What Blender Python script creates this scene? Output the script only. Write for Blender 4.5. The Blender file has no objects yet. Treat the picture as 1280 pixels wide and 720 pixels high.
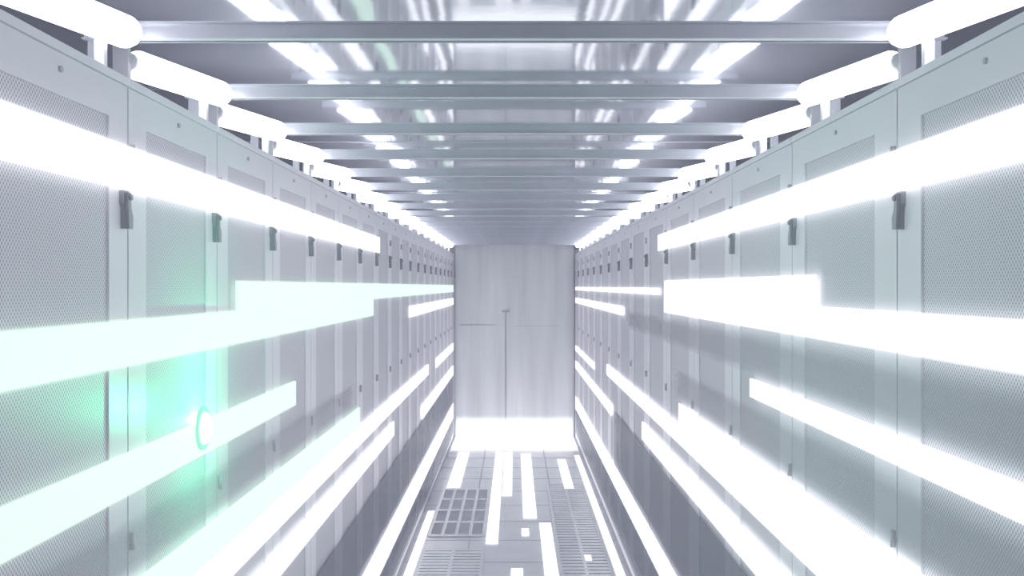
import bpy, bmesh, math
from mathutils import Vector, Matrix
S=bpy.context.scene
CH=1.70      # camera height
W=0.68       # half width of aisle
F=1400.0
END=12.7
CAB_H=CH+0.363
CEIL=CH+0.60
Y0=-0.9
try:
    S.view_settings.view_transform='Standard'
    S.view_settings.look='None'
    S.view_settings.exposure=0.18
except Exception as e: print(e)

# ---------------- materials
def mat(name,col,rough=0.5,metal=0.0,emit=None,es=0.0,noise=0.0,nscale=3.0,bump=0.0,stretch=None,alpha=1.0):
    m=bpy.data.materials.new(name); m.use_nodes=True
    nt=m.node_tree; b=nt.nodes['Principled BSDF']
    b.inputs['Base Color'].default_value=(*col,1); b.inputs['Roughness'].default_value=rough
    b.inputs['Metallic'].default_value=metal; b.inputs['Alpha'].default_value=alpha
    if emit:
        b.inputs['Emission Color'].default_value=(*emit,1); b.inputs['Emission Strength'].default_value=es
    if noise>0:
        tc=nt.nodes.new('ShaderNodeTexCoord'); n=nt.nodes.new('ShaderNodeTexNoise')
        n.inputs['Scale'].default_value=nscale; n.inputs['Detail'].default_value=4
        if stretch:
            mp=nt.nodes.new('ShaderNodeMapping'); mp.inputs['Scale'].default_value=stretch
            nt.links.new(tc.outputs['Object'],mp.inputs['Vector']); nt.links.new(mp.outputs[0],n.inputs['Vector'])
        else: nt.links.new(tc.outputs['Object'],n.inputs['Vector'])
        r=nt.nodes.new('ShaderNodeValToRGB')
        r.color_ramp.elements[0].position=0.3; r.color_ramp.elements[1].position=0.7
        r.color_ramp.elements[0].color=(*[c*(1-noise) for c in col],1)
        r.color_ramp.elements[1].color=(*[min(1,c*(1+noise)) for c in col],1)
        nt.links.new(n.outputs['Fac'],r.inputs['Fac']); nt.links.new(r.outputs['Color'],b.inputs['Base Color'])
        if bump>0:
            bp=nt.nodes.new('ShaderNodeBump'); bp.inputs['Strength'].default_value=bump; bp.inputs['Distance'].default_value=0.02
            nt.links.new(n.outputs['Fac'],bp.inputs['Height']); nt.links.new(bp.outputs['Normal'],b.inputs['Normal'])
    return m
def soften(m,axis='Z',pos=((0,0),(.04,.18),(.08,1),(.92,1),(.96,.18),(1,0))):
    """soft edge painted as opacity falloff along one axis, imitates glow and haze"""
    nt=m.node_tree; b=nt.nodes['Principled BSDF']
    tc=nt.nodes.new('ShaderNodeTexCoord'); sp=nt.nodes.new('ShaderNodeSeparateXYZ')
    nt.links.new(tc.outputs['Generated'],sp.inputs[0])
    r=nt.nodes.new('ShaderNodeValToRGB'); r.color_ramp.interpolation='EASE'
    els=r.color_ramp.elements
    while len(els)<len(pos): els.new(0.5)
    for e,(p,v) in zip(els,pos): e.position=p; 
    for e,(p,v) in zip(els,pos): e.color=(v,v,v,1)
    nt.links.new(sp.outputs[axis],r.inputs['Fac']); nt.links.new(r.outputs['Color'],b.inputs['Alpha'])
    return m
def perf_mat(name,light,dark,pitch=0.009,thr=0.36):
    m=mat(name,light,0.45)
    nt=m.node_tree; b=nt.nodes['Principled BSDF']
    tc=nt.nodes.new('ShaderNodeTexCoord'); sp=nt.nodes.new('ShaderNodeSeparateXYZ')
    nt.links.new(tc.outputs['Object'],sp.inputs[0])
    cb=nt.nodes.new('ShaderNodeCombineXYZ')
    def mth(op,a,bv):
        n=nt.nodes.new('ShaderNodeMath'); n.operation=op
        for i,v in enumerate((a,bv)):
            if isinstance(v,(int,float)): n.inputs[i].default_value=v
            else: nt.links.new(v,n.inputs[i])
        return n.outputs[0]
    a=mth('ADD',sp.outputs['Y'],sp.outputs['Z']); c=mth('SUBTRACT',sp.outputs['Y'],sp.outputs['Z'])
    nt.links.new(mth('MULTIPLY',a,1/pitch),cb.inputs[0]); nt.links.new(mth('MULTIPLY',c,1/pitch),cb.inputs[1])
    v=nt.nodes.new('ShaderNodeTexVoronoi'); v.voronoi_dimensions='2D'; v.inputs['Scale'].default_value=1; v.inputs['Randomness'].default_value=0
    nt.links.new(cb.outputs[0],v.inputs['Vector'])
    f=mth('LESS_THAN',v.outputs['Distance'],thr)
    mx=nt.nodes.new('ShaderNodeMix'); mx.data_type='RGBA'
    mx.inputs[6].default_value=(*light,1); mx.inputs[7].default_value=(*dark,1)
    nt.links.new(f,mx.inputs[0]); nt.links.new(mx.outputs[2],b.inputs['Base Color'])
    return m
M_cab=mat('cabinet_paint',(0.86,0.855,0.91),0.35,noise=0.02)
M_perf=perf_mat('perforated_steel',(0.83,0.825,0.88),(0.45,0.45,0.51),0.0095,0.38)
M_body=mat('cabinet_body',(0.80,0.79,0.84),0.5,noise=0.03)
M_handle=mat('handle_plastic',(0.38,0.39,0.43),0.4,noise=0.1)
M_ceil=mat('polished_ceiling',(0.60,0.62,0.69),0.06,0.78,noise=0.14,nscale=2.2,bump=0.04)
M_beam=mat('galvanised_beam',(0.66,0.68,0.75),0.35,0.4,noise=0.06,nscale=8)
M_wall=mat('painted_wall',(0.87,0.87,0.91),0.6,noise=0.03)
M_end=mat('end_panel_paint',(0.74,0.75,0.79),0.22,0.1,noise=0.11,nscale=1.0,stretch=(6,1,0.5))
M_seam=mat('seam_rubber',(0.44,0.45,0.49),0.6,noise=0.1)  # dark joints of floor and end door, own colour
M_floor=mat('raised_floor_tile',(0.80,0.81,0.86),0.2,noise=0.04,nscale=4)
M_slot=mat('slot_dark',(0.45,0.47,0.53),0.6,noise=0.1)
M_tube=mat('tube_glow',(0.3,0.3,0.3),0.4,emit=(0.96,0.975,1.0),es=5.0)
M_bar=soften(mat('light_streak_white',(0.12,0.12,0.12),0.5,emit=(0.965,0.975,1.0),es=1.28))  # graphic light streak, its halo painted by edge opacity
M_barf=mat('floor_streak_white',(0.12,0.12,0.12),0.5,emit=(0.965,0.98,1.0),es=1.15)  # light streaks on the floor, glowing but no real lamps
M_barg=soften(mat('light_streak_mint',(0.22,0.3,0.25),0.5,emit=(0.80,1.0,0.88),es=0.78))  # mint light streak, soft glow painted at its edges
M_thw=soften(mat('threshold_glow',(0.12,0.12,0.12),0.5,emit=(0.965,0.98,1.0),es=1.3),'Z',((0,1),(.3,1),(.6,.3),(1,0)))  # painted glow at the end wall base, fades upwards
M_thf=soften(mat('threshold_glow_floor',(0.12,0.12,0.12),0.5,emit=(0.965,0.98,1.0),es=1.3),'Y',((0,0),(.35,.5),(.6,1),(1,1)))  # same glow painted onto the floor, fades away from the wall
M_metal=mat('bracket_metal',(0.6,0.61,0.66),0.4,0.3,noise=0.1)
M_ghost1=soften(mat('ghost_streak_grey',(0.68,0.68,0.74),0.4,noise=0.04),pos=((0,0),(.3,.3),(.7,.3),(1,0)))  # pale haze streak painted as a see-through sheet
M_ghost2=mat('ghost_streak_slate',(0.34,0.36,0.45),0.4,noise=0.04,alpha=0.38)  # darker ghost streak painted as a see-through sheet

# ---------------- mesh helpers
def mesh_boxes(name,boxes,mats,bevel=0.0):
    """boxes: (x0,x1,y0,y1,z0,z1,matidx)"""
    bm=bmesh.new()
    for b in boxes:
        x0,x1,y0,y1,z0,z1=b[:6]; mi=b[6] if len(b)>6 else 0
        if x0>x1:x0,x1=x1,x0
        r=bmesh.ops.create_cube(bm,size=1)
        bmesh.ops.scale(bm,vec=(x1-x0,y1-y0,z1-z0),verts=r['verts'])
        bmesh.ops.translate(bm,vec=((x0+x1)/2,(y0+y1)/2,(z0+z1)/2),verts=r['verts'])
        fs={f for v in r['verts'] for f in v.link_faces}
        for f in fs: f.material_index=mi
        if bevel>0:
            es={e for v in r['verts'] for e in v.link_edges}
            bmesh.ops.bevel(bm,geom=list(es),offset=bevel,segments=2,affect='EDGES',profile=0.5)
    me=bpy.data.meshes.new(name); bm.to_mesh(me); bm.free()
    for m in mats: me.materials.append(m)
    return me
def obj(name,data,loc=(0,0,0),parent=None):
    o=bpy.data.objects.new(name,data); S.collection.objects.link(o); o.location=loc
    if parent: o.parent=parent
    return o
def boxobj(name,b,m,bevel=0,parent=None):
    cx,cy,cz=(b[0]+b[1])/2,(b[2]+b[3])/2,(b[4]+b[5])/2
    bb=(b[0]-cx,b[1]-cx,b[2]-cy,b[3]-cy,b[4]-cz,b[5]-cz)
    return obj(name,mesh_boxes(name,[bb],[m],bevel),(cx,cy,cz),parent)
def cyl(bm,p,q,r,seg=16,mi=0,cap=0):
    p=Vector(p);q=Vector(q);d=q-p
    res=bmesh.ops.create_cone(bm,cap_ends=True,segments=seg,radius1=r,radius2=r,depth=d.length)
    rot=Vector((0,0,1)).rotation_difference(d.normalized()).to_matrix().to_4x4()
    bmesh.ops.transform(bm,matrix=Matrix.Translation((p+q)/2)@rot,verts=res['verts'])
    for v in res['verts']:
        for f in v.link_faces: f.material_index=mi; f.smooth=len(f.verts)==4
    if cap:
        for c in (p,q):
            s=bmesh.ops.create_uvsphere(bm,u_segments=12,v_segments=6,radius=r)
            bmesh.ops.transform(bm,matrix=Matrix.Translation(c)@rot,verts=s['verts'])
            for v in s['verts']:
                for f in v.link_faces: f.material_index=mi; f.smooth=True

# ---------------- room shell
RW=1.75
boxobj('floor',(-RW,RW,Y0-0.3,END+0.2,-0.1,0),M_floor)
boxobj('ceiling',(-RW,RW,Y0-0.3,END+0.2,CEIL,CEIL+0.1),M_ceil)
boxobj('wall_left',(-RW-0.1,-RW,Y0-0.3,END+0.2,0,CEIL),M_wall)
boxobj('wall_right',(RW,RW+0.1,Y0-0.3,END+0.2,0,CEIL),M_wall)
boxobj('wall_back',(-RW,RW,Y0-0.3,Y0-0.2,0,CEIL),M_wall)
boxobj('wall_far',(-RW,RW,END,END+0.1,0,CEIL),M_end)

fj=[]
y=0.3
while y<END:
    fj.append((-W,W,y-0.003,y+0.003,0.0,0.0015)); y+=0.6
for x in (-0.3,0.3): fj.append((x-0.003,x+0.003,Y0,END,0.0,0.0015))
obj('trim_1',mesh_boxes('floor_joints',fj,[M_seam]))

cj=[]
y=0.9
while y<END:
    cj.append((-RW,RW,y-0.006,y+0.006,CEIL-0.002,CEIL)); y+=1.25
obj('trim_2',mesh_boxes('ceiling_joints',cj,[M_beam]))

k=END/F
def ex(px): return (px-643)*k
def ez(py): return CH-(py-358)*k
yy=END
bx=[(ex(570),ex(716),yy-0.012,yy,0.02,ez(296),0),
    (ex(631.3),ex(633.3),yy-0.016,yy-0.005,0.02,ez(388),1),
    (ex(627),ex(637),yy-0.03,yy-0.012,ez(390.5),ez(388),1),
    (ex(575),ex(620),yy-0.016,yy-0.011,ez(406.6),ez(405.6),1),
    (ex(642),ex(700),yy-0.0135,yy-0.011,ez(407.6),ez(407),1),
    (ex(568),ex(570),yy-0.03,yy,0,ez(294),2),(ex(716),ex(718),yy-0.03,yy,0,ez(294),2),
    (ex(568),ex(718),yy-0.03,yy,ez(295),ez(292.5),2)]
obj('door_1',mesh_boxes('end_door',bx,[M_end,M_seam,M_metal],0.001))

# ---------------- server cabinets
def handle_mesh():
    bm=bmesh.new()
    def poly(pts,x0,x1):
        vs=[bm.verts.new((x0,a,b)) for a,b in pts]
        f=bm.faces.new(vs)
        r=bmesh.ops.extrude_face_region(bm,geom=[f])
        bmesh.ops.translate(bm,vec=(x1-x0,0,0),verts=[v for v in r['geom'] if isinstance(v,bmesh.types.BMVert)])
    poly([(-.014,.0),(.014,.0),(.014,-.022),(.005,-.030),(.007,-.066),(-.006,-.066),(-.008,-.030),(-.014,-.022)],0,0.008)
    poly([(-.009,-.004),(.006,-.004),(.007,-.03),(.017,-.045),(.016,-.066),(-.003,-.066),(-.007,-.035)],0.008,0.014)
    cyl(bm,(0.013,0,-.012),(0.018,0,-.012),0.005,12)
    bmesh.ops.recalc_face_normals(bm,faces=bm.faces)
    me=bpy.data.meshes.new('handle'); bm.to_mesh(me); bm.free(); me.materials.append(M_handle); return me
H_ME=handle_mesh()
def cabinet_meshes(w):
    g=0.003; H=CAB_H; mt=CH+0.287; mb=0.16; my0=0.165*w; my1=0.845*w
    body=mesh_boxes('body',[(-0.95,-0.03,g,w-g,0.0,H-0.014)],[M_body],0.002)
    fr=[(-0.028,0,g,my0,0.03,H-.013,0),(-0.028,0,my1,w-g,0.03,H-.013,0),
        (-0.028,0,my0,my1,mt,H-.013,0),(-0.028,0,my0,my1,0.03,mb,0)]
    fr.append((-0.05,0.004,g,w-g,H-0.012,H+0.002,0))
    door=mesh_boxes('door_frame',fr,[M_cab])
    perf=mesh_boxes('perforated_panel',[(-0.02,-0.004,my0+.0005,my1-.0005,mb+.0005,mt-.0005)],[M_perf])
    bm=bmesh.new()
    for z in (CH+0.235,CH-0.45,0.35): cyl(bm,(0.004,0.010,z-0.015),(0.004,0.010,z+0.015),0.005,10)
    cyl(bm,(0,w*0.5,CH+0.325),(0.004,w*0.5,CH+0.325),0.005,6)
    hw=bpy.data.meshes.new('hinges'); bm.to_mesh(hw); bm.free(); hw.materials.append(M_metal)
    return body,door,perf,hw
def row(side,w,seam):
    ms=cabinet_meshes(w)
    n0=math.floor((Y0-seam)/w)+1
    i=n0
    while seam+(i+1)*w<END+0.05:
        y=seam+i*w
        e=bpy.data.objects.new('server_cabinet',None); S.collection.objects.link(e)
        e.empty_display_size=0.1
        if side<0: e.location=(-W,y,0)
        else: e.location=(W,y,0); e.scale=(-1,1,1)
        for nm,m in zip(('body','door_frame','perforated_panel','hinges'),ms): obj(nm,m,(0,0,0),e)
        obj('swing_handle',H_ME,(0.0,w-0.03,CH+0.166),e)
        i+=1
    return seam+i*w
eL=row(-1,952*0.00062,952*0.00207)
eR=row(1,952*0.00079,952*0.00209)
boxobj('filler_panel',(-W-0.5,-W-0.01,eL+0.003,END-0.031,0,CAB_H),M_cab,0.002)
boxobj('filler_panel',(W+0.01,W+0.5,eR+0.003,END-0.031,0,CAB_H),M_cab,0.002)

# ---------------- tubes + brackets + beams
def tube_meshes(side):
    bm=bmesh.new()
    a=(0,-0.035,0); b=(side*0.055,-0.43,-0.014)
    cyl(bm,a,b,0.029,16,0,1)
    t=bpy.data.meshes.new('tube'); bm.to_mesh(t); bm.free(); t.materials.append(M_tube)
    bm=bmesh.new()
    cyl(bm,(side*0.057,-0.455,-0.015),(side*0.06,-0.50,-0.016),0.018,14)
    s=bpy.data.meshes.new('socket'); bm.to_mesh(s); bm.free(); s.materials.append(M_metal)
    zb=CAB_H+0.002-(CH+0.445)
    bx=[(side*0.045,side*0.075,-0.515,-0.50,zb,0.01),(side*0.02,side*0.09,-0.525,-0.49,zb,zb+0.006),
        (side*0.012,side*0.03,-0.1,-0.085,zb,-0.028)]
    return t,s,mesh_boxes('bracket',bx,[M_metal],0.001)
TM={s:tube_meshes(s) for s in (-1,1)}
def tube(side,yf):
    e=bpy.data.objects.new('tube_lamp',None); S.collection.objects.link(e); e.location=(side*W,yf,CH+0.445)
    for nm,m in zip(('tube','socket','bracket'),TM[side]): obj(nm,m,(0,0,0),e)
def beam(y):
    z=CH+0.446; L=W+0.10
    t=0.003
    zb=CAB_H+0.002
    bx=[(-L,L,y,y+t,z,z+0.032),(-L,L,y-0.014,y-0.0002,z+0.029,z+0.032),(-L,L,y-0.014,y-0.0002,z,z+t),
        (-L,L,y+0.02,y+0.023,z,z+0.032)]
    for s in (-1,1):
        bx+= [(s*(W+0.075),s*(W+0.095),y+0.0035,y+0.0195,zb+.005,z+0.03)]
        bx+= [(s*(W+0.05),s*(W+0.12),y-0.015,y+0.035,zb,zb+0.005)]
    b2=[(q[0],q[1],q[2]-y,q[3]-y,q[4]-z,q[5]-z) for q in bx]
    obj('ceiling_crossbeam',mesh_boxes('crossbeam',b2,[M_beam]),(0,y,z))
i=-3
while True:
    y=1.99+0.628*i
    if y>END-0.1: break
    if y>0.2:
        for s in (-1,1): tube(s,y)
    if y>-0.5: beam(y+0.04)
    i+=1

# ---------------- overlay light streaks built as glowing bars on the cabinet fronts : (s_low,s_high,u_near,u_far,mat)
def wbar(side,s0,s1,un,uf,m=None,t=0.012,name='light_streak'):
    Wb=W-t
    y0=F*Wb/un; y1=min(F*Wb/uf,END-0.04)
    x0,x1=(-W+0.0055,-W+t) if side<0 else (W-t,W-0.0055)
    g=0.035*(s1-s0) if name=='light_streak' else 0
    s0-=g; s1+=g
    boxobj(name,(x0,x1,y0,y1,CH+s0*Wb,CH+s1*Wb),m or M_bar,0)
N=2200
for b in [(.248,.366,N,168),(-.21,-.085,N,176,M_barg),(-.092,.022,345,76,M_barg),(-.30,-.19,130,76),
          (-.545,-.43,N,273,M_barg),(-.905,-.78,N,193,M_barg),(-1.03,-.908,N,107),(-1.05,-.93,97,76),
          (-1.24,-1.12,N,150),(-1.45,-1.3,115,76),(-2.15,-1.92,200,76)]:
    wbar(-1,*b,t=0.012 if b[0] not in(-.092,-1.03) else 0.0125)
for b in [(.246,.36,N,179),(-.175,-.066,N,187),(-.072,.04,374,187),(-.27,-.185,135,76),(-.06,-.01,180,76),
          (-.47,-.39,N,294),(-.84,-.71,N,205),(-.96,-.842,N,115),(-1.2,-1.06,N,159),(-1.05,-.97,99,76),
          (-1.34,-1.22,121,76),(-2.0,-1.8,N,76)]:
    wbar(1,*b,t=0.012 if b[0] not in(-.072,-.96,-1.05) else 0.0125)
for b in [(-.77,-.6,N,200,M_ghost1),(-1.9,-1.47,N,76,M_ghost2),(-2.42,-2.17,N,76,M_ghost2)]:  # ghosting and haze imitated by translucent sheets on the doors
    wbar(-1,*b,t=0.0085,name='ghost_streak')
for b in [(-.7,-.5,N,200,M_ghost1),(-.38,-.2,N,140,M_ghost1),(-1.78,-1.25,N,125,M_ghost2),(-2.4,-2.02,N,76,M_ghost2)]:
    wbar(1,*b,t=0.0085,name='ghost_streak')
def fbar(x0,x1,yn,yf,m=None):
    boxobj('floor_light_streak',(x0,x1,F*CH/(yn-358),F*CH/(yf-358),0.002,0.009),m or M_barf,0)
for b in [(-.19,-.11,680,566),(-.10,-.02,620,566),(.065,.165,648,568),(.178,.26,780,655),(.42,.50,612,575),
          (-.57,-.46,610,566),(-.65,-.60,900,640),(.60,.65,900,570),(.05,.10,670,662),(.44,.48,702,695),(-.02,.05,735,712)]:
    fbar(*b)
e=bpy.data.objects.new('painted_threshold_glow',None); S.collection.objects.link(e)  # added glowing strips imitate the bright glow below the end wall
boxobj('upright_glow',(-0.66,0.66,END-0.045,END-0.032,0.0,0.25),M_thw,0,e)
boxobj('floor_glow',(-0.66,0.66,END-1.25,END-0.046,0.0,0.012),M_thf,0,e)
def grille(x0,x1,y0,y1,nx,ny,barx,bary):
    bx=[(x0,x1,y0,y1,0.0,0.003,0)]
    dx=(x1-x0)/nx; dy=(y1-y0)/ny
    for i in range(nx+1):
        c=x0+i*dx; bx.append((c-barx/2,c+barx/2,y0,y1,0.002,0.008,1))
    for j in range(ny+1):
        c=y0+j*dy; bx.append((x0,x1,c-bary/2,c+bary/2,0.002,0.0078,1))
    obj('floor_grille',mesh_boxes('floor_grille',bx,[M_slot,M_floor]))
grille(-.585,-.21,7.62,9.35,4,4,0.025,0.06)
grille(.28,.58,5.6,9.6,2,50,0.02,0.055)
grille(-.58,-.2,5.0,7.2,2,30,0.02,0.055)

# added green glow on the left, stands in for a lens flare tint
e=bpy.data.objects.new('added_green_glow',None); S.collection.objects.link(e)
e.location=(-W+0.0128,2.39,CH-0.445*W)
M_gb=mat('green_disc_glow',(0.05,0.2,0.12),0.6,emit=(0.38,0.95,0.66),es=0.7)
bm=bmesh.new(); cyl(bm,(0,0,0),(0.006,0,0),0.046,40)
me=bpy.data.meshes.new('glow_disc'); bm.to_mesh(me); bm.free(); me.materials.append(M_gb); obj('glow_disc',me,(0,0,0),e)
bm=bmesh.new()
q=bmesh.ops.create_uvsphere(bm,u_segments=24,v_segments=14,radius=.034); bmesh.ops.scale(bm,vec=(.4,1,1),verts=q['verts']); bmesh.ops.translate(bm,vec=(0.006,0,0),verts=q['verts'])
for f in bm.faces: f.smooth=True
me=bpy.data.meshes.new('lens'); bm.to_mesh(me); bm.free()  # glowing dome of the added green glow
me.materials.append(mat('green_dome_glow',(0.6,1,0.8),0.3,emit=(0.6,1.0,0.8),es=8)); obj('lens',me,(0,0,0),e)
l=bpy.data.lights.new('green_tint_light','POINT'); l.color=(0.06,1.0,0.46); l.energy=2.4; l.shadow_soft_size=0.02  # added light, tints the left cabinets green
obj('green_tint_light',l,(0.16,0,0.05),e)

w=bpy.data.worlds.new('World'); S.world=w; w.use_nodes=True
w.node_tree.nodes['Background'].inputs[0].default_value=(0.9,0.93,1,1); w.node_tree.nodes['Background'].inputs[1].default_value=1.0

cam=bpy.data.cameras.new('camera'); co=bpy.data.objects.new('camera',cam); S.collection.objects.link(co)
co.location=(0,0,CH); co.rotation_euler=(math.radians(90),0,0)
cam.sensor_width=36; cam.lens=36*F/1280; cam.shift_x=-3/1280; cam.shift_y=-2/1280; cam.clip_start=0.02
S.camera=co
